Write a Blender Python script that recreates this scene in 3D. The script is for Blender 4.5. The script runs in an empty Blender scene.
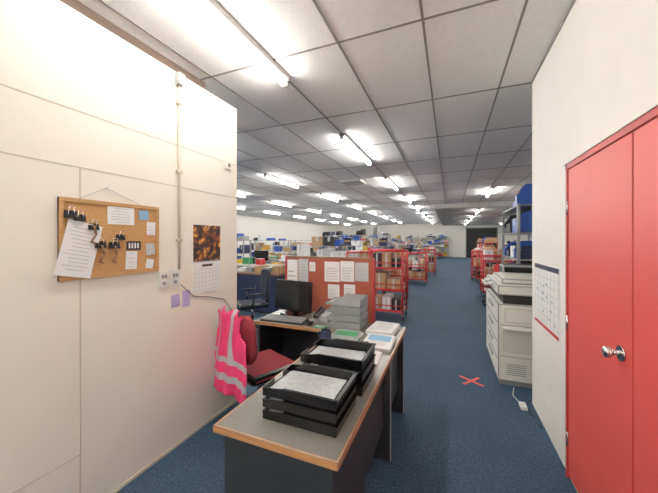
import bpy, bmesh, math, random
from mathutils import Vector, Matrix, Euler
random.seed(11)
sc = bpy.context.scene
H = 1.5

# ------------------------------------------------------------------ materials
_M = {}
def mat(name, col, rough=0.5, metal=0.0, var=0.0, scale=20.0, bump=0.0, emit=0.0, spec=None, alpha=1.0, vscale=None):
    if name in _M: return _M[name]
    m = bpy.data.materials.new(name); m.use_nodes = True
    nt = m.node_tree; b = nt.nodes['Principled BSDF']
    b.inputs['Base Color'].default_value = (*col, 1)
    b.inputs['Roughness'].default_value = rough
    b.inputs['Metallic'].default_value = metal
    if spec is not None: b.inputs['Specular IOR Level'].default_value = spec
    if alpha < 1: b.inputs['Alpha'].default_value = alpha
    if emit > 0:
        b.inputs['Emission Color'].default_value = (*col, 1)
        b.inputs['Emission Strength'].default_value = emit
    if var > 0 or bump > 0:
        tc = nt.nodes.new('ShaderNodeTexCoord')
        mp = nt.nodes.new('ShaderNodeMapping')
        if vscale: mp.inputs['Scale'].default_value = vscale
        nz = nt.nodes.new('ShaderNodeTexNoise'); nz.inputs['Scale'].default_value = scale
        nz.inputs['Detail'].default_value = 4
        nt.links.new(tc.outputs['Object'], mp.inputs['Vector'])
        nt.links.new(mp.outputs['Vector'], nz.inputs['Vector'])
        if var > 0:
            rp = nt.nodes.new('ShaderNodeValToRGB')
            rp.color_ramp.elements[0].position = 0.3; rp.color_ramp.elements[1].position = 0.7
            rp.color_ramp.elements[0].color = (*[c*(1-var) for c in col], 1)
            rp.color_ramp.elements[1].color = (*[min(1, c*(1+var)) for c in col], 1)
            nt.links.new(nz.outputs['Fac'], rp.inputs['Fac'])
            nt.links.new(rp.outputs['Color'], b.inputs['Base Color'])
        if bump > 0:
            bp = nt.nodes.new('ShaderNodeBump'); bp.inputs['Strength'].default_value = bump
            bp.inputs['Distance'].default_value = 0.01
            nt.links.new(nz.outputs['Fac'], bp.inputs['Height'])
            nt.links.new(bp.outputs['Normal'], b.inputs['Normal'])
    _M[name] = m
    return m

CREAM = mat('wall_cream', (0.86, 0.79, 0.69), 0.55, var=0.015, scale=3, bump=0.02)
CREAM2 = mat('wall_offwhite', (0.85, 0.82, 0.76), 0.6, var=0.02, scale=5, bump=0.02)
SEAM = mat('wall_seam', (0.60, 0.52, 0.41), 0.7)
BROWN = mat('dark_brown_paint', (0.10, 0.06, 0.04), 0.6, var=0.1, scale=6)
TILE = mat('ceiling_tile', (0.91, 0.905, 0.90), 0.9, var=0.05, scale=60, bump=0.1)
SOFF = mat('soffit_grey', (0.42, 0.41, 0.40), 0.9, var=0.08, scale=30)
GRIDM = mat('ceiling_tbar', (0.24, 0.23, 0.22), 0.6)
RED = mat('door_red', (0.70, 0.070, 0.055), 0.45, var=0.03, scale=3)
REDD = mat('door_red_frame', (0.50, 0.03, 0.03), 0.45)
REDP = mat('red_paint', (0.60, 0.02, 0.02), 0.4)
BLACK = mat('black_plastic', (0.006, 0.006, 0.007), 0.25)
BLACKM = mat('black_matt', (0.010, 0.010, 0.011), 0.6)
DGREY = mat('dark_grey_laminate', (0.018, 0.021, 0.026), 0.45, var=0.1, scale=30)
DESK = mat('desk_laminate', (0.195, 0.19, 0.165), 0.25, var=0.06, scale=80)
EDGE = mat('wood_edge', (0.45, 0.20, 0.07), 0.4, var=0.2, scale=8, vscale=(1, 1, 12))
WOOD = mat('wood_brown', (0.24, 0.11, 0.05), 0.4, var=0.2, scale=8, vscale=(1, 8, 1))
WHITE = mat('white_paper', (0.82, 0.82, 0.82), 0.7)
PAPER2 = mat('grey_paper', (0.50, 0.52, 0.54), 0.7, var=0.15, scale=50)
WPL = mat('white_plastic', (0.76, 0.74, 0.69), 0.4)
GPL = mat('grey_plastic', (0.28, 0.29, 0.30), 0.4)
CHROME = mat('chrome', (0.75, 0.74, 0.72), 0.2, metal=1.0)
STEEL = mat('galv_steel', (0.38, 0.39, 0.41), 0.35, metal=0.6)
BURG = mat('burgundy_fabric', (0.24, 0.012, 0.02), 0.85, var=0.2, scale=150, bump=0.2)
PINK = mat('hivis_pink', (0.95, 0.035, 0.17), 0.7, var=0.12, scale=12)
SILV = mat('reflective_tape', (0.50, 0.48, 0.54), 0.4, metal=0.1)
TERRA = mat('terracotta_fabric', (0.36, 0.075, 0.04), 0.85, var=0.12, scale=60, bump=0.1)
CORK = mat('cork', (0.52, 0.26, 0.09), 0.85, var=0.3, scale=140, bump=0.2)
PINE = mat('pine_frame', (0.50, 0.26, 0.09), 0.5, var=0.15, scale=10, vscale=(1, 1, 8))
BLUE = mat('blue_plastic', (0.015, 0.08, 0.45), 0.4)
NAVY = mat('navy_laminate', (0.012, 0.022, 0.07), 0.5)
GREEN = mat('green_plastic', (0.04, 0.28, 0.10), 0.4)
YEL = mat('yellow_plastic', (0.80, 0.45, 0.03), 0.4)
CARD = mat('cardboard', (0.44, 0.27, 0.13), 0.8, var=0.08, scale=10)
LILAC = mat('lilac_note', (0.50, 0.40, 0.72), 0.7)
LBLUE = mat('light_blue_note', (0.22, 0.45, 0.68), 0.7)
SCREEN = mat('monitor_screen', (0.006, 0.007, 0.009), 0.15)
TEXT = mat('ink', (0.04, 0.04, 0.05), 0.7)
TEXTG = mat('print_grey', (0.36, 0.37, 0.39), 0.7)
TAPE = mat('red_tape', (0.80, 0.05, 0.05), 0.5)
CLEAR = mat('clear_plastic', (0.42, 0.46, 0.48), 0.15, alpha=0.6)
LAMP = mat('lamp_diffuser', (1.0, 0.965, 0.905), 0.4, emit=34.0)
NAVF = mat('navy_fabric', (0.012, 0.018, 0.035), 0.85)
REDF = mat('red_fabric', (0.55, 0.015, 0.015), 0.8)

def carpet():
    m = bpy.data.materials.new('blue_carpet'); m.use_nodes = True
    nt = m.node_tree; b = nt.nodes['Principled BSDF']; b.inputs['Roughness'].default_value = 0.7
    b.inputs['Specular IOR Level'].default_value = 0.3
    tc = nt.nodes.new('ShaderNodeTexCoord')
    n1 = nt.nodes.new('ShaderNodeTexNoise'); n1.inputs['Scale'].default_value = 55; n1.inputs['Detail'].default_value = 8; n1.inputs['Roughness'].default_value = 0.7
    n2 = nt.nodes.new('ShaderNodeTexNoise'); n2.inputs['Scale'].default_value = 1.6; n2.inputs['Detail'].default_value = 6
    r1 = nt.nodes.new('ShaderNodeValToRGB')
    r1.color_ramp.elements[0].position = 0.36; r1.color_ramp.elements[1].position = 0.68
    r1.color_ramp.elements[0].color = (0.008, 0.024, 0.050, 1); r1.color_ramp.elements[1].color = (0.048, 0.105, 0.175, 1)
    mx = nt.nodes.new('ShaderNodeMixRGB'); mx.blend_type = 'OVERLAY'; mx.inputs['Fac'].default_value = 0.5
    for n in (n1, n2): nt.links.new(tc.outputs['Object'], n.inputs['Vector'])
    nt.links.new(n1.outputs['Fac'], r1.inputs['Fac'])
    nt.links.new(r1.outputs['Color'], mx.inputs['Color1'])
    nt.links.new(n2.outputs['Fac'], mx.inputs['Color2'])
    nt.links.new(mx.outputs['Color'], b.inputs['Base Color'])
    bp = nt.nodes.new('ShaderNodeBump'); bp.inputs['Strength'].default_value = 0.4; bp.inputs['Distance'].default_value = 0.004
    nt.links.new(n1.outputs['Fac'], bp.inputs['Height']); nt.links.new(bp.outputs['Normal'], b.inputs['Normal'])
    return m
CARPET = carpet()

def autumn():
    m = bpy.data.materials.new('calendar_picture'); m.use_nodes = True
    nt = m.node_tree; b = nt.nodes['Principled BSDF']; b.inputs['Roughness'].default_value = 0.4
    tc = nt.nodes.new('ShaderNodeTexCoord')
    n1 = nt.nodes.new('ShaderNodeTexNoise'); n1.inputs['Scale'].default_value = 22; n1.inputs['Detail'].default_value = 6
    r = nt.nodes.new('ShaderNodeValToRGB')
    r.color_ramp.elements[0].position = 0.42; r.color_ramp.elements[0].color = (0.008, 0.006, 0.006, 1)
    r.color_ramp.elements[1].position = 0.68; r.color_ramp.elements[1].color = (0.95, 0.45, 0.05, 1)
    e = r.color_ramp.elements.new(0.54); e.color = (0.20, 0.04, 0.01, 1)
    nt.links.new(tc.outputs['Object'], n1.inputs['Vector'])
    nt.links.new(n1.outputs['Fac'], r.inputs['Fac']); nt.links.new(r.outputs['Color'], b.inputs['Base Color'])
    return m
AUTUMN = autumn()

# ------------------------------------------------------------------ builder
class B:
    def __init__(s, name, loc=(0, 0, 0), rz=0.0):
        s.name = name; s.bm = bmesh.new(); s.mats = []
        s.loc = loc; s.rz = rz
    def mi(s, m):
        if m not in s.mats: s.mats.append(m)
        return s.mats.index(m)
    def _set(s, verts, m, M=None, smooth=False):
        i = s.mi(m)
        fs = set()
        for v in verts:
            if M is not None: v.co = M @ v.co
            for f in v.link_faces: fs.add(f)
        for f in fs: f.material_index = i; f.smooth = smooth
        return fs
    def box(s, c, d, m, rot=(0, 0, 0), bevel=0.0):
        r = bmesh.ops.create_cube(s.bm, size=1)
        M = Matrix.Translation(c) @ Euler(rot).to_matrix().to_4x4() @ Matrix.Diagonal((*d, 1))
        fs = s._set(r['verts'], m, M)
        if bevel > 0:
            es = list({e for f in fs for e in f.edges})
            bmesh.ops.bevel(s.bm, geom=es, offset=bevel, segments=2, affect='EDGES', profile=0.5)
        return s
    def b2(s, a, b, m, bevel=0.0):
        c = [(a[i]+b[i])/2 for i in range(3)]; d = [abs(b[i]-a[i]) for i in range(3)]
        return s.box(c, d, m, bevel=bevel)
    def cyl(s, p0, p1, r, m, seg=12, r2=None, smooth=True):
        p0 = Vector(p0); p1 = Vector(p1); L = (p1-p0).length
        if L < 1e-6: return s
        q = Vector((0, 0, 1)).rotation_difference((p1-p0).normalized())
        M = Matrix.Translation((p0+p1)/2) @ q.to_matrix().to_4x4()
        g = bmesh.ops.create_cone(s.bm, cap_ends=True, segments=seg, radius1=r, radius2=r if r2 is None else r2, depth=L)
        fs = s._set(g['verts'], m, M, smooth)
        for f in fs:
            if len(f.verts) > 4: f.smooth = False
        return s
    def tube(s, pts, r, m, seg=8):
        for a, b in zip(pts[:-1], pts[1:]): s.cyl(a, b, r, m, seg)
        for p in pts[1:-1]: s.sph(p, (r, r, r), m, 8, 6)
        return s
    def sph(s, c, d, m, u=16, v=10, rot=(0, 0, 0)):
        g = bmesh.ops.create_uvsphere(s.bm, u_segments=u, v_segments=v, radius=1)
        M = Matrix.Translation(c) @ Euler(rot).to_matrix().to_4x4() @ Matrix.Diagonal((*d, 1))
        s._set(g['verts'], m, M, True); return s
    def prism(s, vs, off, m):
        off = Vector(off)
        a = [s.bm.verts.new(Vector(v)) for v in vs]; b = [s.bm.verts.new(Vector(v)+off) for v in vs]
        i = s.mi(m); n = len(vs); fs = [s.bm.faces.new(a), s.bm.faces.new(list(reversed(b)))]
        for k in range(n): fs.append(s.bm.faces.new([a[k], b[k], b[(k+1) % n], a[(k+1) % n]]))
        for f in fs: f.material_index = i
        return s
    def done(s):
        bmesh.ops.recalc_face_normals(s.bm, faces=s.bm.faces[:])
        me = bpy.data.meshes.new(s.name); s.bm.to_mesh(me); s.bm.free()
        for m in s.mats: me.materials.append(m)
        o = bpy.data.objects.new(s.name, me); sc.collection.objects.link(o)
        o.location = s.loc; o.rotation_euler = (0, 0, s.rz)
        return o

# ------------------------------------------------------------------ room shell
CZ = 2.96
XL, XR = -11.5, 9.0
YB, YF = -2.6, 28.0
B('floor').b2((XL, YB, -0.1), (XR, YF, 0), CARPET).done()
B('ceiling').b2((XL, YB, CZ), (XR, YF, CZ+0.1), TILE).done()
g = B('ceiling_grid')
x = -0.167-0.6*18
while x < XR:
    g.b2((x-0.008, YB, CZ-0.005), (x+0.008, YF, CZ), GRIDM); x += 0.6
y = 2.04-1.2*3
while y < YF:
    g.b2((XL, y-0.008, CZ-0.0045), (XR, y+0.008, CZ), GRIDM); y += 1.2
g.done()
# lower, darker ceiling section over the far right of the hall, with vents
SZ = 2.78; SX, SY = -0.6, 12.8
g = B('ceiling_soffit')
g.b2((SX, SY, SZ), (XR, YF, CZ), SOFF)
x = SX+0.6
while x < XR: g.b2((x-0.01, SY, SZ-0.005), (x+0.01, YF, SZ), GRIDM); x += 0.6
y = SY+1.2
while y < YF: g.b2((SX, y-0.01, SZ-0.005), (XR, y+0.01, SZ), GRIDM); y += 1.2
for vx, vy in ((0.0, 14.0), (2.4, 13.6), (0.1, 18.2), (2.4, 17.4)):
    g.b2((vx, vy, SZ-0.02), (vx+0.58, vy+0.58, SZ), BLACKM)
    for i in range(5): g.b2((vx+0.02, vy+0.06+i*0.11, SZ-0.03), (vx+0.56, vy+0.09+i*0.11, SZ-0.01), GPL)
g.done()
g = B('air_vent', (-2.57+0.02, 6.86, CZ))
g.b2((0, 0, -0.02), (0.56, 0.56, 0), WPL)
for i in range(5): g.b2((0.04, 0.06+i*0.1, -0.026), (0.52, 0.10+i*0.1, -0.02), GPL)
g.done()
B('wall_back').b2((XL-0.1, YF, 0), (XR+0.1, YF+0.1, CZ), CREAM2).done()
B('wall_behind').b2((XL-0.1, YB-0.1, 0), (XR+0.1, YB, CZ), CREAM2).done()
B('wall_outer_left').b2((XL-0.1, YB, 0), (XL, YF, CZ), CREAM2).done()
B('wall_outer_right').b2((XR, YB, 0), (XR+0.1, YF, CZ), CREAM2).done()
w = B('wall_left')
w.b2((-1.94, YB, 0), (-1.84, 2.22, 2.72), CREAM)
w.done()
t = B('trim_1')     # panel seams on the partition
for z in (1.89, 2.19): t.b2((-1.84, YB, z-0.003), (-1.838, 2.22, z+0.003), SEAM)
t.b2((-1.84, YB, 0.345), (-1.838, 0.96, 0.352), SEAM)
t.b2((-1.84, 0.957, 0), (-1.838, 0.963, 1.89), SEAM)
t.done()
B('trim_2').b2((-2.16, YB, 2.55), (-2.10, 2.10, CZ), BROWN).done()
B('baseboard_left').b2((-1.84, YB, 0), (-1.832, 2.22, 0.02), SEAM).done()
w = B('wall_right')
w.b2((0.70, YB, 0), (0.82, 3.22, CZ), CREAM2); w.done()
B('wall_right_return').b2((0.82, 3.12, 0), (XR, 3.22, CZ), CREAM2).done()
B('trim_3').b2((0.692, YB, CZ-0.02), (0.70, 3.22, CZ), GRIDM).done()

# double cupboard doors
d = B('door_1')
x0 = 0.70
d.b2((x0-0.012, 1.585, 0.03), (x0, 2.285, 1.94), RED, 0.002)
d.b2((x0-0.012, 0.875, 0.03), (x0, 1.575, 1.94), RED, 0.002)
d.b2((x0-0.006, 1.575, 0.03), (x0, 1.585, 1.94), BLACKM)
d.b2((x0-0.018, 2.29, 0), (x0, 2.315, 1.975), REDD)
d.b2((x0-0.018, 0.84, 0), (x0, 0.87, 1.975), REDD)
d.b2((x0-0.018, 0.84, 1.945), (x0, 2.315, 1.975), REDD)
d.b2((x0-0.024, 0.83, 1.977), (x0, 2.33, 1.992), CREAM2)
for z in (0.25, 0.98, 1.70):
    d.cyl((x0-0.016, 2.287, z-0.045), (x0-0.016, 2.287, z+0.045), 0.007, CHROME)
yk, zk = 1.66, 1.01
d.cyl((x0-0.012, yk, zk), (x0-0.020, yk, zk), 0.033, CHROME, 24)
d.cyl((x0-0.020, yk, zk), (x0-0.05, yk, zk), 0.011, CHROME, 16)
d.cyl((x0-0.045, yk, zk), (x0-0.062, yk, zk), 0.016, CHROME, 20, r2=0.026)
d.sph((x0-0.066, yk, zk), (0.014, 0.026, 0.026), CHROME)
d.done()

p = B('wall_poster')
p.b2((0.694, 2.48, 0.80), (0.70, 3.10, 1.30), WHITE)
p.b2((0.6925, 2.48, 1.262), (0.694, 3.10, 1.30), NAVY)
p.b2((0.6925, 2.48, 0.80), (0.694, 3.10, 0.825), REDP)
for i in range(1, 7):
    p.b2((0.693, 2.5, 0.84+i*0.06), (0.694, 3.08, 0.842+i*0.06), TEXTG)
for i in range(8):
    p.b2((0.693, 2.5+i*0.082, 0.84), (0.694, 2.503+i*0.082, 1.25), TEXTG)
for i in range(14):
    yy = 2.52+random.random()*0.5; zz = 0.86+random.random()*0.34
    p.b2((0.6928, yy, zz), (0.694, yy+0.04, zz+0.012), random.choice([TEXTG, TEXTG, LBLUE]))
p.done()

# ------------------------------------------------------------------ fluorescent lights
def light(x, y0, y1, z=None):
    if z is None: z = CZ
    f = B('fluorescent_light', (x, (y0+y1)/2, z)); L = (y1-y0)/2
    f.prism([(-0.045, -L, 0), (-0.04, -L, -0.040), (0.04, -L, -0.040), (0.045, -L, 0)], (0, 2*L, 0), WPL)
    f.cyl((0, -L+0.02, -0.062), (0, L-0.02, -0.062), 0.025, LAMP, 10)
    f.b2((-0.028, -L, -0.088), (0.028, -L+0.02, 0), WPL)
    f.b2((-0.028, L-0.02, -0.088), (0.028, L, 0), WPL)
    f.done()
for k in range(-1, 9):
    light(-1.37, 0.8+3*k, 2.3+3*k)
for k in range(-2, 7):  # nearest ones in these rows are out of view, added to brighten the ceiling
    light(-3.75, 5.45+3*k, 6.95+3*k)
    light(-6.15, 6.3+3*k, 7.8+3*k)
    light(-8.55, 6.3+3*k, 7.8+3*k)
light(1.1, 9.2, 10.7); light(3.6, 6.0, 7.5); light(3.6, 10, 11.5)
for k in range(0, 4):
    light(1.1, 13.4+3.5*k, 14.9+3.5*k, SZ); light(3.6, 14.5+3.3*k, 16+3.3*k, SZ)
light(0.1, -2.3, -0.8)  # unseen extra fixture behind the camera, added to light the right-hand ceiling

# ------------------------------------------------------------------ left wall items
X = -1.84
c = B('corkboard')
y0, y1, z0, z1 = 0.86, 1.41, 1.29, 1.72
c.b2((X, y0, z0), (X+0.012, y1, z1), CORK)
for a, b in (((y0, z0), (y1, z0+0.02)), ((y0, z1-0.02), (y1, z1)), ((y0, z0+0.02), (y0+0.02, z1-0.02)), ((y1-0.02, z0+0.02), (y1, z1-0.02))):
    c.b2((X, a[0], a[1]), (X+0.02, b[0], b[1]), PINE)
c.tube([(X+0.008, 0.95, 1.72), (X+0.006, 1.085, 1.80), (X+0.008, 1.30, 1.72)], 0.0015, TEXTG, 6)
c.cyl((X, 1.085, 1.80), (X+0.015, 1.085, 1.80), 0.004, CHROME, 8)
def sheet(b, yc, zc, w, h, m, rot=0, x=0.016, lines=0, lm=TEXTG):
    b.box((X+x, yc, zc), (0.0012, w, h), m, rot=(rot, 0, 0))
    R = Matrix.Rotation(rot, 3, 'X')
    for i in range(lines):
        v = R @ Vector((0, (random.random()-0.5)*0.12*w, h*0.38 - i*h*0.76/max(1, lines-1)))
        b.box((X+x+0.001, yc+v.y, zc+v.z), (0.0006, w*(0.5+0.25*random.random()), 0.0025), lm, rot=(rot, 0, 0))
sheet(c, 1.165, 1.645, 0.155, 0.105, WHITE, 0, lines=6)
sheet(c, 1.305, 1.66, 0.062, 0.062, LBLUE, 0.05, lines=3)
sheet(c, 1.355, 1.575, 0.060, 0.085, WHITE, -0.03, lines=4)
sheet(c, 0.945, 1.45, 0.165, 0.29, WHITE, -0.22, x=0.024, lines=12)
sheet(c, 1.225, 1.375, 0.07, 0.11, WHITE, -0.05, lines=4)
sheet(c, 1.24, 1.465, 0.09, 0.055, BLACKM, 0.0)
for i in range(4): c.box((X+0.0175, 1.212+i*0.018, 1.465), (0.001, 0.009, 0.032), WHITE)
sheet(c, 1.35, 1.44, 0.06, 0.075, PAPER2, 0.1, lines=3)
sheet(c, 1.345, 1.345, 0.05, 0.06, WHITE, -0.2)
def clip(yc, zc, s=1.0):
    c.prism([(X+0.014, yc-0.022*s, zc), (X+0.034, yc-0.022*s, zc), (X+0.022, yc-0.022*s, zc+0.03*s)], (0, 0.044*s, 0), BLACK)
    c.tube([(X+0.03, yc-0.012*s, zc+0.005), (X+0.034, yc-0.008*s, zc+0.045*s), (X+0.034, yc+0.008*s, zc+0.045*s), (X+0.03, yc+0.012*s, zc+0.005)], 0.0018, CHROME, 6)
for q in ((0.905, 1.615, 1.3), (0.945, 1.60, 1.2), (1.01, 1.555, 1.2), (1.045, 1.455, 1.3), (1.12, 1.45, 1.3), (1.155, 1.50, 1.1)): clip(*q)
for yc, zc in ((1.05, 1.42), (1.12, 1.415), (1.01, 1.53)):
    c.tube([(X+0.03, yc, zc+0.05), (X+0.028, yc+0.012, zc), (X+0.028, yc-0.012, zc-0.04), (X+0.028, yc+0.01, zc-0.05)], 0.006, WOOD, 6)
c.done()

k = B('wall_calendar')
k.b2((X, 1.715, 1.33), (X+0.005, 2.0, 1.62), AUTUMN)
k.b2((X, 1.715, 1.08), (X+0.004, 2.0, 1.33), WHITE)
k.b2((X+0.004, 1.715, 1.325), (X+0.008, 2.0, 1.332), GPL)
for i in range(6): k.b2((X+0.004, 1.73, 1.10+i*0.033), (X+0.0046, 1.985, 1.1015+i*0.033), TEXTG)
for i in range(8): k.b2((X+0.004, 1.73+i*0.0364, 1.10), (X+0.0046, 1.7315+i*0.0364, 1.265), TEXTG)
k.b2((X+0.004, 1.80, 1.285), (X+0.0046, 1.91, 1.305), TEXT)
k.cyl((X, 1.858, 1.60), (X+0.014, 1.858, 1.60), 0.005, CHROME, 8)
k.done()

o = B('power_outlet')
for yc in (1.455, 1.545):
    o.b2((X, yc-0.036, 1.17), (X+0.012, yc+0.036, 1.285), WPL, 0.003)
    o.b2((X+0.012, yc-0.02, 1.235), (X+0.016, yc-0.005, 1.26), GPL)
    o.b2((X+0.012, yc+0.004, 1.235), (X+0.016, yc+0.02, 1.26), GPL)
    o.b2((X+0.012, yc-0.012, 1.19), (X+0.0135, yc+0.012, 1.21), GPL)
o.done()
o = B('conduit_pipe')
o.cyl((X+0.010, 1.577, 1.285), (X+0.010, 1.577, 2.72), 0.009, SEAM, 12)
for z in (1.5, 2.0, 2.5): o.b2((X, 1.555, z-0.01), (X+0.022, 1.60, z+0.01), SEAM, 0.002)
o.box((X+0.02, 1.577, 2.67), (0.04, 0.055, 0.08), GPL)
o.done()
for yc, r in ((1.555, 0.04), (1.650, -0.05)):
    n = B('sticky_note'); sheet(n, yc, 1.06, 0.072, 0.09 if r > 0 else 0.125, LILAC, r, x=0.0008, lines=3); n.done()
o = B('thermostat'); o.b2((X, 2.06, 2.13), (X+0.02, 2.13, 2.20), WPL, 0.003); o.b2((X+0.02, 2.08, 2.15), (X+0.023, 2.11, 2.18), WOOD); o.done()
o = B('wall_cable')
o.tube([(X+0.004, 1.60, 1.17), (X+0.004, 1.72, 1.06), (X+0.004, 1.85, 1.04), (X+0.004, 2.05, 0.98), (X+0.004, 2.15, 0.86), (X+0.004, 2.18, 0.5), (X+0.004, 2.18, 0.06)], 0.0025, BLACKM, 6)
o.done()

# ------------------------------------------------------------------ desks
d = B('front_desk')
TZ = 0.73
d.b2((-0.905, 0.96, TZ-0.028), (-0.365, 2.66, TZ-0.001), DESK)
d.b2((-0.91, 0.952, TZ-0.030), (-0.360, 0.962, TZ), EDGE, 0.002)
d.b2((-0.367, 0.952, TZ-0.030), (-0.357, 2.66, TZ), EDGE, 0.002)
d.b2((-0.913, 0.952, TZ-0.030), (-0.903, 2.25, TZ), EDGE, 0.002)
d.b2((-0.86, 1.00, 0.03), (-0.40, 1.46, TZ-0.030), DGREY, 0.003)
for z in (0.08, 0.29, 0.50): d.b2((-0.872, 1.02, z), (-0.86, 1.44, z+0.18), DGREY, 0.002)
for z in (0.17, 0.38, 0.59): d.b2((-0.88, 1.18, z), (-0.872, 1.28, z+0.012), CHROME)
d.b2((-0.88, 0.985, 0.0), (-0.39, 1.005, TZ-0.03), DGREY)
d.b2((-0.44, 1.46, 0.22), (-0.42, 2.60, TZ-0.03), DGREY)
d.b2((-0.88, 2.00, 0.0), (-0.375, 2.025, TZ-0.03), DGREY)
d.b2((-0.88, 2.60, 0.0), (-0.375, 2.625, TZ-0.03), DGREY)
d.b2((-0.377, 2.00, 0.0), (-0.372, 2.025, TZ-0.03), GPL); d.b2((-0.377, 2.60, 0.0), (-0.372, 2.625, TZ-0.03), GPL)
d.done()
d = B('return_desk')
RY = 2.34
d.b2((-1.74, RY, TZ-0.028), (-0.92, 2.86, TZ-0.001), DESK)
d.b2((-1.74, RY-0.01, TZ-0.030), (-0.92, RY+0.002, TZ), EDGE, 0.002)
d.b2((-1.72, RY+.04, 0), (-1.70, 2.84, TZ-0.03), DGREY)
d.b2((-0.96, RY+.04, 0), (-0.94, 2.84, TZ-0.03), DGREY)
d.b2((-1.70, 2.80, 0.2), (-0.96, 2.82, TZ-0.03), DGREY)
d.done()

# ------------------------------------------------------------------ letter trays (low lip on the -X side)
def letter_tray(x0, y0, w, dp, tiers, m=BLACK, pitch=0.062, name='letter_tray', full=True):
    t = B(name, (x0, y0, TZ))
    for k in range(tiers):
        z = k*pitch; hh = pitch-(0.002 if full else 0.006); e = 0.004
        lo = 0.75 if full else 0.35
        t.b2((0, 0, z), (w, dp, z+0.004), m)
        for yy, dy in ((0, 1), (dp, -1)):
            t.prism([(0, yy, z), (w, yy, z), (w+0.006, yy-0.005*dy, z+hh), (0.10, yy-0.005*dy, z+hh), (0.06, yy-0.003*dy, z+hh*(lo+.1)), (-0.004, yy-0.002*dy, z+hh*lo)], (0, e*dy, 0), m)
            t.b2((0.10, min(yy-0.008*dy, yy+0.004*dy), z+hh-0.004), (w+0.008, max(yy-0.008*dy, yy+0.004*dy), z+hh), m)
        t.prism([(w, 0, z), (w, dp, z), (w+0.006, dp+0.004, z+hh), (w+0.006, -0.004, z+hh)], (-e, 0, 0), m)
        t.b2((w-0.004, -0.006, z+hh-0.004), (w+0.010, dp+0.006, z+hh), m)
        t.b2((-0.004, 0.0, z), (0, 0.09, z+hh*lo), m); t.b2((-0.004, dp-0.09, z), (0, dp, z+hh*lo), m)
        t.b2((-0.004, 0.09, z), (0, dp-0.09, z+hh*0.3), m)
        n = 3
        for j in range(n):
            t.box((w*0.5-0.02+random.uniform(-.012, .012), dp*0.5+random.uniform(-.008, .008), z+0.006+j*0.003), (0.285, 0.205, 0.0025), PAPER2 if (random.random() < .5 or (full and j == n-1)) else WHITE, rot=(0, 0, random.uniform(-.05, .05)))
        if k == tiers-1:
            for j in range(12):
                t.box((w*0.5-0.03+random.uniform(-.01, .01), 0.045+j*0.015, z+0.0152), (random.uniform(.12, .22), 0.004, 0.0006), TEXTG)
    return t.done()
letter_tray(-0.745, 1.07, 0.335, 0.255, 3, pitch=0.050)
letter_tray(-0.735, 1.40, 0.335, 0.255, 3, pitch=0.060)
letter_tray(-1.02, 2.42, 0.31, 0.25, 4, CLEAR, 0.066, 'clear_letter_tray', False)

def stack(name, x, y, n, rz, w=0.21, l=0.297, mats=(WHITE, PAPER2), z=TZ, th=0.006, pic=None, jit=.06):
    p = B(name, (x, y, z), rz)
    for i in range(n):
        p.box((random.uniform(-.008, .008), random.uniform(-.008, .008), (i+0.5)*th), (w, l, th*0.98), mats[i % len(mats)], rot=(0, 0, random.uniform(-jit, jit)))
    if pic: p.box((0.0, l*0.18, n*th+0.0004), (w*0.8, l*0.4, 0.0008), pic)
    for i in range(9):
        if pic and i < 5: continue
        p.box((random.uniform(-.01, .01), l*0.38-i*l*0.09, n*th+0.0004), (w*random.uniform(.45, .75), 0.005, 0.0008), TEXTG)
    return p.done()
stack('paper_stack', -0.50, 1.88, 2, 0.1, w=0.15, l=0.21, mats=(WHITE, WHITE))
stack('paper_stack', -0.76, 1.84, 3, 0.0)
stack('paper_stack', -0.49, 2.17, 4, 0.05, mats=(PAPER2, WHITE, PAPER2, WHITE), pic=LBLUE)
stack('paper_stack', -0.52, 2.49, 6, -0.05, mats=(PAPER2, WHITE))
stack('magazine_stack', -0.76, 2.18, 4, 0.05, mats=(GREEN, WHITE, PAPER2, GPL), pic=GREEN)
stack('folder', -1.06, 2.385, 1, 1.57, w=0.07, l=0.10, mats=(GREEN,))
s = B('stapler', (-0.60, 2.015, TZ), 0.1)
s.b2((-0.07, -0.017, 0), (0.07, 0.017, 0.012), BLACK, 0.003); s.box((0, 0, 0.038), (0.145, 0.028, 0.022), BLACK, rot=(0, -0.1, 0), bevel=0.006); s.b2((0.045, -0.014, 0.012), (0.068, 0.014, 0.035), GPL)
s.done()
s = B('coffee_mug', (-0.87, 2.06, TZ))
s.cyl((0, 0, 0), (0, 0, 0.005), 0.036, NAVY, 20)
for i in range(20):
    a = i*2*math.pi/20; s.box((0.037*math.cos(a), 0.037*math.sin(a), 0.045), (0.004, 0.0125, 0.09), NAVY, rot=(0, 0, a))
s.cyl((0, 0, 0.005), (0, 0, 0.07), 0.034, WOOD, 20)
s.tube([(-0.038, 0, 0.075), (-0.06, 0, 0.068), (-0.064, 0, 0.04), (-0.038, 0, 0.02)][::1], 0.005, NAVY)
s.done()
s = B('pen', (-0.47, 2.345, TZ), 0.0)
s.cyl((-0.06, 0, 0.005), (0.06, 0.0, 0.005), 0.0045, BLUE, 8); s.cyl((0.06, 0, 0.005), (0.072, 0, 0.005), 0.0045, BLACK, 8, r2=0.001)
s.done()

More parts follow.
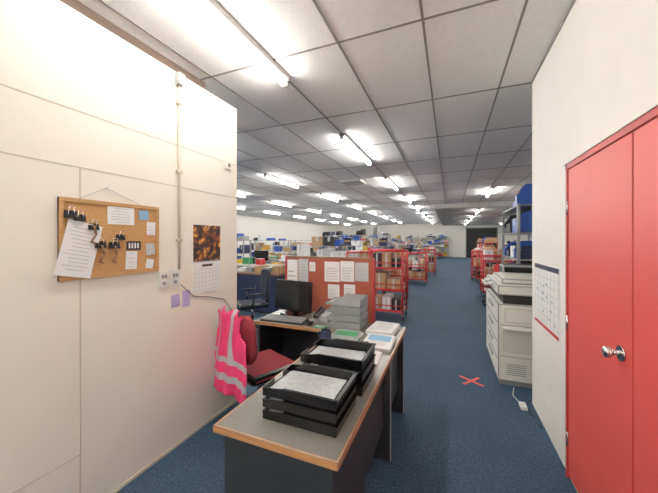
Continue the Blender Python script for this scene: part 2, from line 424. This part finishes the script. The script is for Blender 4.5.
def keyboard(x, y, rz, body, keys):
    b = B('keyboard', (x, y, TZ), rz)
    b.prism([(-0.22, -0.075, 0), (-0.22, 0.075, 0), (-0.22, 0.075, 0.028), (-0.22, -0.075, 0.012)], (0.44, 0, 0), body)
    for r in range(5):
        for cc in range(18):
            yy = -0.058+r*0.028; zz = 0.0165+(yy+0.075)*0.105
            b.box((-0.2+cc*0.0235, yy, zz), (0.019, 0.021, 0.008), keys)
    return b.done()
keyboard(-1.46, 2.44, 0.03, BLACKM, GPL)
m = B('monitor', (-1.50, 2.68, TZ), -0.15)
m.b2((-0.11, -0.08, 0), (0.11, 0.10, 0.014), BLACK, 0.004)
m.b2((-0.025, 0.03, 0.014), (0.025, 0.06, 0.18), BLACK)
m.box((0, 0.0, 0.195), (0.46, 0.035, 0.31), BLACK, rot=(-0.06, 0, 0), bevel=0.006)
m.box((0, -0.0185, 0.199), (0.43, 0.003, 0.265), SCREEN, rot=(-0.06, 0, 0))
m.done()
m = B('desk_phone', (-1.13, 2.62, TZ), 0.0)
m.prism([(-0.08, -0.1, 0), (-0.08, 0.1, 0), (-0.08, 0.1, 0.07), (-0.08, -0.1, 0.02)], (0.16, 0, 0), GPL)
m.box((-0.05, 0, 0.075), (0.045, 0.2, 0.022), BLACK, rot=(0.25, 0, 0), bevel=0.005)
m.sph((-0.05, -0.08, 0.05), (0.026, 0.03, 0.02), BLACK); m.sph((-0.05, 0.08, 0.09), (0.026, 0.03, 0.02), BLACK)
for i in range(12): m.box((0.01+(i % 3)*0.025, -0.05+(i//3)*0.028, 0.045+(i//3)*0.007), (0.016, 0.016, 0.006), WHITE, rot=(0.25, 0, 0))
m.done()
m = B('computer_mouse', (-1.18, 2.42, TZ), 0.1); m.sph((0, 0, 0.012), (0.03, 0.052, 0.018), BLACK); m.box((0, 0.02, 0.028), (0.003, 0.03, 0.004), GPL); m.done()

# ------------------------------------------------------------------ divider / pinboard screen
d = B('office_divider')
Y0 = 2.90
d.b2((-1.70, Y0, 0.10), (-0.72, Y0+0.04, 1.30), TERRA)
for xx in (-1.72, -0.72): d.b2((xx, Y0-0.005, 0), (xx+0.02, Y0+0.045, 1.32), REDD)
d.b2((-1.70, Y0-0.005, 1.30), (-0.72, Y0+0.045, 1.32), WOOD)
d.b2((-1.70, Y0-0.005, 0.08), (-0.72, Y0+0.045, 0.10), REDD)
for xx in (-1.72, -0.72): d.b2((xx-0.01, Y0-0.01, 0), (xx+0.03, Y0+0.3, 0.03), BLACKM)
def pin(x, z, w, h, m=WHITE, lines=5, hdr=None):
    d.b2((x, Y0-0.003, z), (x+w, Y0, z+h), m)
    if hdr: d.b2((x, Y0-0.004, z+h*0.8), (x+w, Y0-0.003, z+h), hdr)
    for i in range(lines): d.b2((x+w*.1, Y0-0.004, z+h*(0.12+0.13*i)), (x+w*(.6+.3*random.random()), Y0-0.003, z+h*(0.15+0.13*i)), TEXTG)
pin(-1.695, 0.90, 0.13, 0.38); pin(-1.555, 1.02, 0.12, 0.27, PAPER2); pin(-1.56, 0.84, 0.09, 0.16)
pin(-1.24, 1.06, 0.17, 0.21); pin(-1.06, 1.07, 0.15, 0.21); pin(-0.90, 1.08, 0.14, 0.19, PAPER2)
pin(-1.42, 1.16, 0.07, 0.10); pin(-1.20, 0.88, 0.13, 0.15, WHITE); pin(-1.02, 0.92, 0.12, 0.12, WHITE)
d.done()

# ------------------------------------------------------------------ chairs
def office_chair(x, y, rz, fab, arms=True, top=0.98):
    c = B('office_chair', (x, y, 0), rz)      # faces local +Y
    for i in range(5):
        a = i*2*math.pi/5+0.3; ex, ey = 0.27*math.cos(a), 0.27*math.sin(a)
        c.cyl((0, 0, 0.10), (ex, ey, 0.065), 0.024, BLACK, 8, r2=0.016)
        c.cyl((ex-0.012*math.sin(a), ey+0.012*math.cos(a), 0.028), (ex+0.012*math.sin(a), ey-0.012*math.cos(a), 0.028), 0.028, BLACK, 14)
        c.cyl((ex, ey, 0.03), (ex, ey, 0.075), 0.008, BLACK, 8)
    c.cyl((0, 0, 0.07), (0, 0, 0.25), 0.03, BLACK, 14); c.cyl((0, 0, 0.24), (0, 0, 0.41), 0.018, CHROME, 12)
    c.box((0, 0, 0.41), (0.2, 0.24, 0.03), BLACK)
    c.box((0, 0.0, 0.455), (0.46, 0.45, 0.07), fab, bevel=0.03)
    c.tube([(0, -0.1, 0.40), (0, -0.25, 0.42), (0, -0.26, 0.60)], 0.018, BLACK)
    NU, NZ = 14, 12; zb, zt = 0.56, top
    def P(a, b, off):
        u = -1+2*a/NU; v = b/NZ
        w2 = 0.215*(1-0.35*max(0, abs(2*v-1)-0.6)/0.4)
        z = zb+(zt-zb)*v
        puff = 0.018*(1-u**4)*(1-(2*v-1)**4)
        yy = -0.25+0.07*u*u-0.02*v + (off*(0.012+puff))
        return Vector((u*w2, yy, z))
    i_f = c.mi(fab)
    F = [[c.bm.verts.new(P(a, b, 1)) for a in range(NU+1)] for b in range(NZ+1)]
    K = [[c.bm.verts.new(P(a, b, -1)) for a in range(NU+1)] for b in range(NZ+1)]
    def q(*vs):
        f = c.bm.faces.new(vs); f.material_index = i_f; f.smooth = True
    for b in range(NZ):
        for a in range(NU):
            q(F[b][a], F[b][a+1], F[b+1][a+1], F[b+1][a]); q(K[b][a], K[b+1][a], K[b+1][a+1], K[b][a+1])
        q(F[b][0], F[b+1][0], K[b+1][0], K[b][0]); q(F[b][NU], K[b][NU], K[b+1][NU], F[b+1][NU])
    for a in range(NU):
        q(F[0][a], K[0][a], K[0][a+1], F[0][a+1]); q(F[NZ][a], F[NZ][a+1], K[NZ][a+1], K[NZ][a])
    if arms:
        for s in (-1, 1):
            c.tube([(s*0.2, 0.05, 0.42), (s*0.27, 0.05, 0.44), (s*0.28, 0.02, 0.64)], 0.013, BLACK)
            c.box((s*0.28, 0.0, 0.65), (0.05, 0.24, 0.022), BLACK, bevel=0.008)
    return c.done()
CHX, CHY, CHR = -1.44, 2.06, -math.radians(24)
office_chair(CHX, CHY, CHR, BURG, False, 0.93)

def vest():
    v = B('hivis_vest', (CHX, CHY, 0), CHR)
    NU, NZ = 36, 48; zt, zb = 0.99, 0.34
    i_p, i_s = v.mi(PINK), v.mi(SILV)
    def P(u, tt):
        z = zt+(zb-zt)*tt
        half = 0.235+0.04*tt+0.045*max(0, tt-0.5)
        xx = u*half + 0.014*math.sin(9*tt+2*u)-0.02
        fold = 0.014*math.sin(u*9+tt*3)*(0.3+tt)+0.008*math.sin(u*21+5*tt)*tt
        yy = -0.315 + 0.055*u*u + fold - 0.02*tt
        if tt < 0.08: yy += 0.03*(1-tt/0.08)
        return Vector((xx, yy, z+0.02*math.sin(u*5)*tt - 0.03*u*u*(1 if tt < .05 else 0)))
    grid = [[v.bm.verts.new(P(-1+2*a/NU, b/NZ)) for a in range(NU+1)] for b in range(NZ+1)]
    for b in range(NZ):
        for a in range(NU):
            u = -1+2*(a+.5)/NU; tt = (b+.5)/NZ
            if abs(u) > 0.60 and tt < 0.40:
                if ((abs(u)-1.02)/0.32)**2+((tt-0.20)/0.15)**2 < 1: continue
            if tt < 0.05+0.06*abs(u)**2 and abs(u) > 0.55: continue
            if abs(u) < 0.30 and tt < 0.06*(1-(u/0.30)**2): continue
            f = v.bm.faces.new([grid[b][a], grid[b][a+1], grid[b+1][a+1], grid[b+1][a]])
            f.smooth = True
            st = 0.58 < tt < 0.65 or 0.78 < tt < 0.85 or (0.36 < abs(u) < 0.48 and tt < 0.58)
            f.material_index = i_s if st else i_p
    loose = [q for q in v.bm.verts if not q.link_faces]
    bmesh.ops.delete(v.bm, geom=loose, context='VERTS')
    o = v.done()
    s = o.modifiers.new('Solidify', 'SOLIDIFY'); s.thickness = 0.006
    return o
vest()

# ------------------------------------------------------------------ copier
c = B('photocopier', (0.46, 3.50, 0))
W, L = 0.60, 1.05
c.b2((0.02, 0.03, 0.0), (W, L-0.03, 0.05), GPL)
c.b2((0, 0, 0.05), (W, L, 0.84), WPL, 0.012)
c.b2((0.05, 0.02, 0.84), (W, L-0.02, 0.93), BLACKM)
c.b2((0, 0, 0.93), (W, L, 1.03), WPL, 0.012)
c.b2((0.05, 0.12, 1.03), (W-0.02, 0.82, 1.09), WPL, 0.015)
c.b2((0.08, 0.14, 1.09), (W-0.04, 0.55, 1.115), WPL)
c.b2((0.12, 0.56, 1.09), (W-0.04, 0.84, 1.20), BLACKM, 0.02)
c.prism([(0.14, 0.5, 1.12), (0.14, 0.60, 1.20), (0.14, 0.62, 1.20), (0.14, 0.52, 1.12)], (0.36, 0, 0), BLACK)
c.box((-0.03, 0.55, 1.0), (0.12, 0.34, 0.02), WPL, rot=(0, -0.25, 0)); c.box((-0.032, 0.50, 1.012), (0.07, 0.14, 0.004), SCREEN, rot=(0, -0.25, 0))
for z in (0.08, 0.26, 0.44, 0.64):
    c.b2((-0.008, 0.03, z), (0.0, L-0.03, z+0.008), GPL)
    c.b2((-0.012, 0.35, z+0.10), (-0.0, 0.70, z+0.125), GPL)
for z in (0.30, 0.62): c.b2((0.02, -0.004, z), (W-0.02, 0, z+0.006), GPL)
c.b2((0.05, -0.006, 0.35), (0.42, 0, 0.58), mat('copier_panel', (0.62, 0.60, 0.54), 0.4), 0.002)
c.b2((0.06, -0.02, 0.66), (0.40, 0, 0.80), WPL, 0.004)
for i in range(6): c.b2((0.08, -0.003, 0.12+i*0.02), (0.25, 0.0, 0.127+i*0.02), GPL)
c.b2((0.04, -0.10, 0.60), (0.45, 0, 0.615), WPL)
for xx in (0.06, W-0.06):
    for yy in (0.08, L-0.08): c.cyl((xx-0.02, yy, 0.025), (xx+0.02, yy, 0.025), 0.025, BLACKM)
c.done()
x = B('floor_tape_cross', (0.21, 3.48, 0), 0.15)
x.box((0, 0, 0.001), (0.27, 0.03, 0.002), TAPE, rot=(0, 0, 0.78)); x.box((0, 0, 0.0015), (0.27, 0.03, 0.002), TAPE, rot=(0, 0, -0.78)); x.done()
x = B('floor_cable')
x.tube([(0.60, 3.48, 0.005), (0.56, 3.30, 0.005), (0.60, 3.14, 0.005)], 0.004, WPL, 6)
x.tube([(0.61, 3.06, 0.005), (0.66, 2.95, 0.005), (0.67, 2.8, 0.005)], 0.004, BLACKM, 6); x.b2((0.58, 3.05, 0), (0.63, 3.15, 0.03), WPL, 0.004); x.done()

# ------------------------------------------------------------------ warehouse furniture
BINC = [BLUE, BLUE, GPL, REDP, YEL, WHITE, WHITE, CARD, GPL, NAVY, PAPER2, BLACKM, GREEN]
def rack(x, y, rz, w, dp, h, lv, cols=BINC, frame=STEEL, name='storage_rack', fill=0.92):
    r = B(name, (x, y, 0), rz)
    for sx in (-w/2, w/2-0.035):
        for sy in (-dp/2, dp/2-0.035): r.b2((sx, sy, 0), (sx+0.035, sy+0.035, h), frame)
    for i in range(lv):
        z = 0.12+i*(h-0.14)/(lv-1)
        r.b2((-w/2, -dp/2, z-0.015), (w/2, dp/2, z), frame)
        gap = (h-0.14)/(lv-1)
        xx = -w/2+0.05
        while xx < w/2-0.12:
            bw = random.choice([0.12, 0.16, 0.22, 0.28, 0.36])
            bw = min(bw, w/2-0.04-xx)
            if random.random() < fill and bw > 0.06 and (i < lv-1 or random.random() < .55):
                bh = gap*random.uniform(0.35, 0.85) if i < lv-1 else random.uniform(0.05, 0.3)
                m = random.choice(cols)
                y0, y1 = -dp/2+0.02, dp/2-0.03
                if m in (CARD, WHITE) or random.random() < .2:      # closed carton
                    r.b2((xx, y0+.02, z), (xx+bw-0.02, y1, z+bh), m, 0.004)
                    r.b2((xx+bw*.4, y0+.018, z+bh*.5), (xx+bw*.6, y0+.022, z+bh), PAPER2)
                else:
                    r.b2((xx, y1-0.01, z), (xx+bw-0.02, y1, z+bh), m)
                    r.b2((xx, y0, z), (xx+bw-0.02, y1, z+0.01), m)
                    for s2 in (xx, xx+bw-0.028):
                        r.prism([(s2, y0, z), (s2, y1, z), (s2, y1, z+bh), (s2, y0+0.1, z+bh), (s2, y0, z+bh*0.5)], (0.008, 0, 0), m)
                    r.b2((xx, y0, z), (xx+bw-0.02, y0+0.01, z+bh*0.5), m)
                    if random.random() < 0.6: r.b2((xx+0.012, y0+0.02, z+0.01), (xx+bw-0.035, y1-0.02, z+bh*0.7), random.choice([WHITE, CARD, GPL, BLACKM]))
            xx += bw
    return r.done()
def bench(x, y, rz, w=1.8, dp=0.75, top=WPL, clutter=8, name='workbench', leg=GPL, shelf=True, screen=False):
    r = B(name, (x, y, 0), rz)
    r.b2((-w/2, -dp/2, 0.76), (w/2, dp/2, 0.80), top)
    for sx in (-w/2, w/2-0.05):
        for sy in (-dp/2, dp/2-0.05): r.b2((sx, sy, 0), (sx+0.05, sy+0.05, 0.76), leg)
    r.b2((-w/2, -dp/2+.03, 0.25), (w/2, dp/2-0.03, 0.27), leg)
    for i in range(4):
        cx = -w/2+0.25+i*(w-.4)/3.4; r.b2((cx-.14, -dp/2+.08, .27), (cx+.14, dp/2-.08, .27+random.uniform(.15, .4)), random.choice([CARD, CARD, BLUE, GPL, BLACKM]), 0.004)
    if shelf:
        for sx in (-w/2, w/2-0.03): r.b2((sx, dp/2-0.05, 0.8), (sx+0.03, dp/2-0.02, 1.30), leg)
        for z in (1.05, 1.28): r.b2((-w/2, dp/2-0.25, z), (w/2, dp/2, z+0.02), top)
    if screen:
        sx = random.uniform(-.4, .4)
        r.b2((sx-0.1, -0.06, 0.80), (sx+0.1, 0.08, 0.815), BLACK); r.b2((sx-0.02, 0, 0.815), (sx+0.02, 0.03, 0.95), BLACK)
        r.b2((sx-0.25, -0.03, 0.90), (sx+0.25, 0.0, 1.2), BLACK, 0.005); r.b2((sx-0.23, -0.032, 0.93), (sx+0.23, -0.03, 1.18), SCREEN)
    for i in range(clutter):
        cx = random.uniform(-w/2+.12, w/2-.12); a, b_, h = random.uniform(.06, .14), random.uniform(.06, .12), random.uniform(.03, .2)
        lvl = random.choice([0.8, 0.8, 1.07, 1.30]) if shelf else 0.8
        cy = dp/2-0.13 if lvl > 0.9 else random.uniform(-dp/2+.15, dp/2-.15)
        m = random.choice(BINC)
        r.b2((cx-a, cy-b_, lvl), (cx+a, cy+b_, lvl+h), m, 0.004)
        if random.random() < .5: r.b2((cx-a*.8, cy-b_*.8, lvl+h), (cx+a*.8, cy+b_*.8, lvl+h+0.01), random.choice([WHITE, BLACKM, CARD]))
    return r.done()
def trolley(x, y, rz, w=0.62, dp=0.5, h=1.3, name='red_trolley'):
    r = B(name, (x, y, 0), rz)
    for sx in (-w/2, w/2):
        for sy in (-dp/2, dp/2):
            r.tube([(sx, sy, 0.10), (sx, sy, h)], 0.018, REDP)
            r.cyl((sx-0.012, sy, 0.045), (sx+0.012, sy, 0.045), 0.045, BLACKM); r.cyl((sx, sy, 0.05), (sx, sy, 0.11), 0.012, STEEL)
        r.cyl((sx, -dp/2, h), (sx, dp/2, h), 0.018, REDP)
        for z in (0.3, 0.42, 0.8, 1.15):
            if z < h: r.cyl((sx, -dp/2, z), (sx, dp/2, z), 0.006, REDP, 6)
    for z in (0.15, 0.55, 0.95):
        if z > h-0.15: continue
        r.b2((-w/2, -dp/2, z), (w/2, dp/2, z+0.03), REDP)
        for sy in (-dp/2, dp/2): r.cyl((-w/2, sy, z+0.12), (w/2, sy, z+0.12), 0.010, REDP, 8)
        n = random.choice([2, 3])
        for j in range(n):
            cw = (w-0.08)/n; cx = -w/2+0.04+cw*(j+.5); hh = random.uniform(.14, .30)
            r.b2((cx-cw*.46, -dp/2+0.05, z+0.03), (cx+cw*.46, dp/2-0.05, z+0.03+hh), random.choice([CARD, CARD, CARD, WHITE, BLACKM]), 0.004)
            r.b2((cx-.015, -dp/2+0.048, z+0.03), (cx+.015, -dp/2+0.052, z+0.03+hh), PAPER2)
    r.cyl((-w/2, -dp/2, h), (w/2, -dp/2, h), 0.018, REDP); r.cyl((-w/2, dp/2, h), (w/2, dp/2, h), 0.018, REDP)
    return r.done()

# low cabinet with wooden top behind the partition
c = B('low_cabinet', (-3.75, 5.3, 0))
c.b2((-0.6, -0.25, 0.04), (0.6, 0.25, 0.78), NAVY, 0.004); c.b2((-0.63, -0.28, 0.78), (0.63, 0.28, 0.82), WOOD, 0.004)
c.b2((-0.58, -0.22, 0), (0.58, 0.22, 0.04), BLACKM)
c.b2((-0.003, -0.253, 0.06), (0.003, -0.25, 0.76), BLACKM)
for sx in (-0.06, 0.05): c.b2((sx, -0.265, 0.45), (sx+0.012, -0.25, 0.57), CHROME)
for i in range(5):
    cx = -0.5+i*0.22; c.b2((cx, -0.15, 0.82), (cx+0.17, 0.12, 0.82+random.uniform(.04, .2)), random.choice([CARD, BLACKM, WHITE, GPL]), 0.004)
c.done()
office_chair(-3.0, 4.0, 2.4, NAVF, True, 1.0)
rack(-2.45, 5.4, 0, 0.9, 0.4, 1.15, 4, [CARD, WHITE, GPL, PAPER2, BLACKM], GPL)
# centre line
trolley(-1.12, 5.8, 0.0); trolley(-1.35, 8.0, 0.1, h=1.2); trolley(-1.1, 10.6, 0, 0.7, h=1.05); trolley(-0.9, 13.4, 0, h=1.1); trolley(-2.1, 7.2, 0.2, h=1.2)
rack(-3.5, 7.9, 0, 1.8, .45, 1.35, 4, [GPL, WHITE, CARD, BLACKM, BLUE, GREEN]); bench(-5.2, 9.2, 0, 2.0, .75, WPL, 14); bench(-5.3, 7.2, 0, 1.6, .7, WPL, 9, shelf=False, screen=True)
rack(-3.2, 10.6, 0, 2.4, .45, 1.7, 5, [GPL, WHITE, BLUE, CARD, PAPER2, BLACKM, NAVY])
rack(-1.8, 12.2, 0, 1.6, .45, 1.35, 4, [GPL, WHITE, BLUE, CARD, BLACKM])
for i, (xx, yy) in enumerate([(-7.9, 11.8), (-5.9, 12.2), (-9.8, 10.5), (-7.6, 8.6), (-4.0, 13.4)]):
    rack(xx, yy, 0, 1.9, .45, 1.5, 4, [BLUE, BLUE, BLUE, REDP, WHITE, YEL, GPL, CARD, NAVY])
for i in range(4):
    for j, xx in enumerate((-9.2, -6.4, -4.0, -1.9)):
        if (i+j) % 3 == 0: bench(xx, 15.3+i*3.2, 0, 1.9, .75, WPL, 8)
        else: rack(xx, 15.3+i*3.2, 0, random.choice([1.2, 1.6, 2.0]), .45, random.choice([1.2, 1.45, 1.7]), 4, [GPL, WHITE, BLUE, CARD, BLACKM, NAVY, YEL])
# right side
rack(1.10, 5.35, -math.pi/2, 1.3, .5, 2.0, 6, [BLUE, BLUE, WHITE, NAVY, BLACKM, PAPER2], GPL)
rack(1.85, 7.1, -math.pi/2, 1.3, .5, 1.9, 6, [BLUE, WHITE, CARD, NAVY, GPL])
for i in range(4): trolley(1.15+0.15*(i % 2), 8.9+i*1.5, 0.1*i, 0.7, .6, 1.1)
office_chair(0.95, 7.7, 2.2, REDF, False, 0.95)
for i in range(4): bench(2.45, 9.4+i*2.6, -math.pi/2, 1.9, .75, WPL, 9, leg=GPL)
for i in range(2): rack(1.75, 16.2+i*3, -math.pi/2, 1.9, .5, 1.4, 4, [BLUE, REDP, CARD, WHITE], REDP)
for i in range(4): rack(4.8, 9+i*3.2, -math.pi/2, 2.0, .5, 1.8, 5)
for i in range(4): rack(-9+2.6*i, 27.6, 0, 2.2, .45, 1.7, 5)
d = B('roller_door')
d.b2((1.3, YF-0.04, 0), (3.6, YF, 2.5), BLACKM)
for i in range(23): d.b2((1.32, YF-0.05, 0.05+i*0.105), (3.58, YF-0.04, 0.13+i*0.105), BLACKM)
for xx in (1.24, 3.6): d.b2((xx, YF-0.06, 0), (xx+0.06, YF, 2.56), GPL)
d.b2((1.24, YF-0.06, 2.5), (3.66, YF, 2.56), GPL)
d.done()

# ------------------------------------------------------------------ world, camera
wd = bpy.data.worlds.new('World'); sc.world = wd; wd.use_nodes = True
wd.node_tree.nodes['Background'].inputs[0].default_value = (0.9, 0.95, 1, 1)
wd.node_tree.nodes['Background'].inputs[1].default_value = 0.5
cam = bpy.data.cameras.new('Camera'); co = bpy.data.objects.new('Camera', cam); sc.collection.objects.link(co)
co.location = (0, 0, H); co.rotation_euler = (math.radians(90), 0, math.atan(121/295))
cam.sensor_width = 36; cam.lens = 295/658*36; cam.shift_y = -6.5/658; cam.clip_start = 0.05; cam.clip_end = 200
sc.camera = co
sc.view_settings.view_transform = 'Standard'
sc.view_settings.exposure = 0.95
sc.view_settings.gamma = 1.17
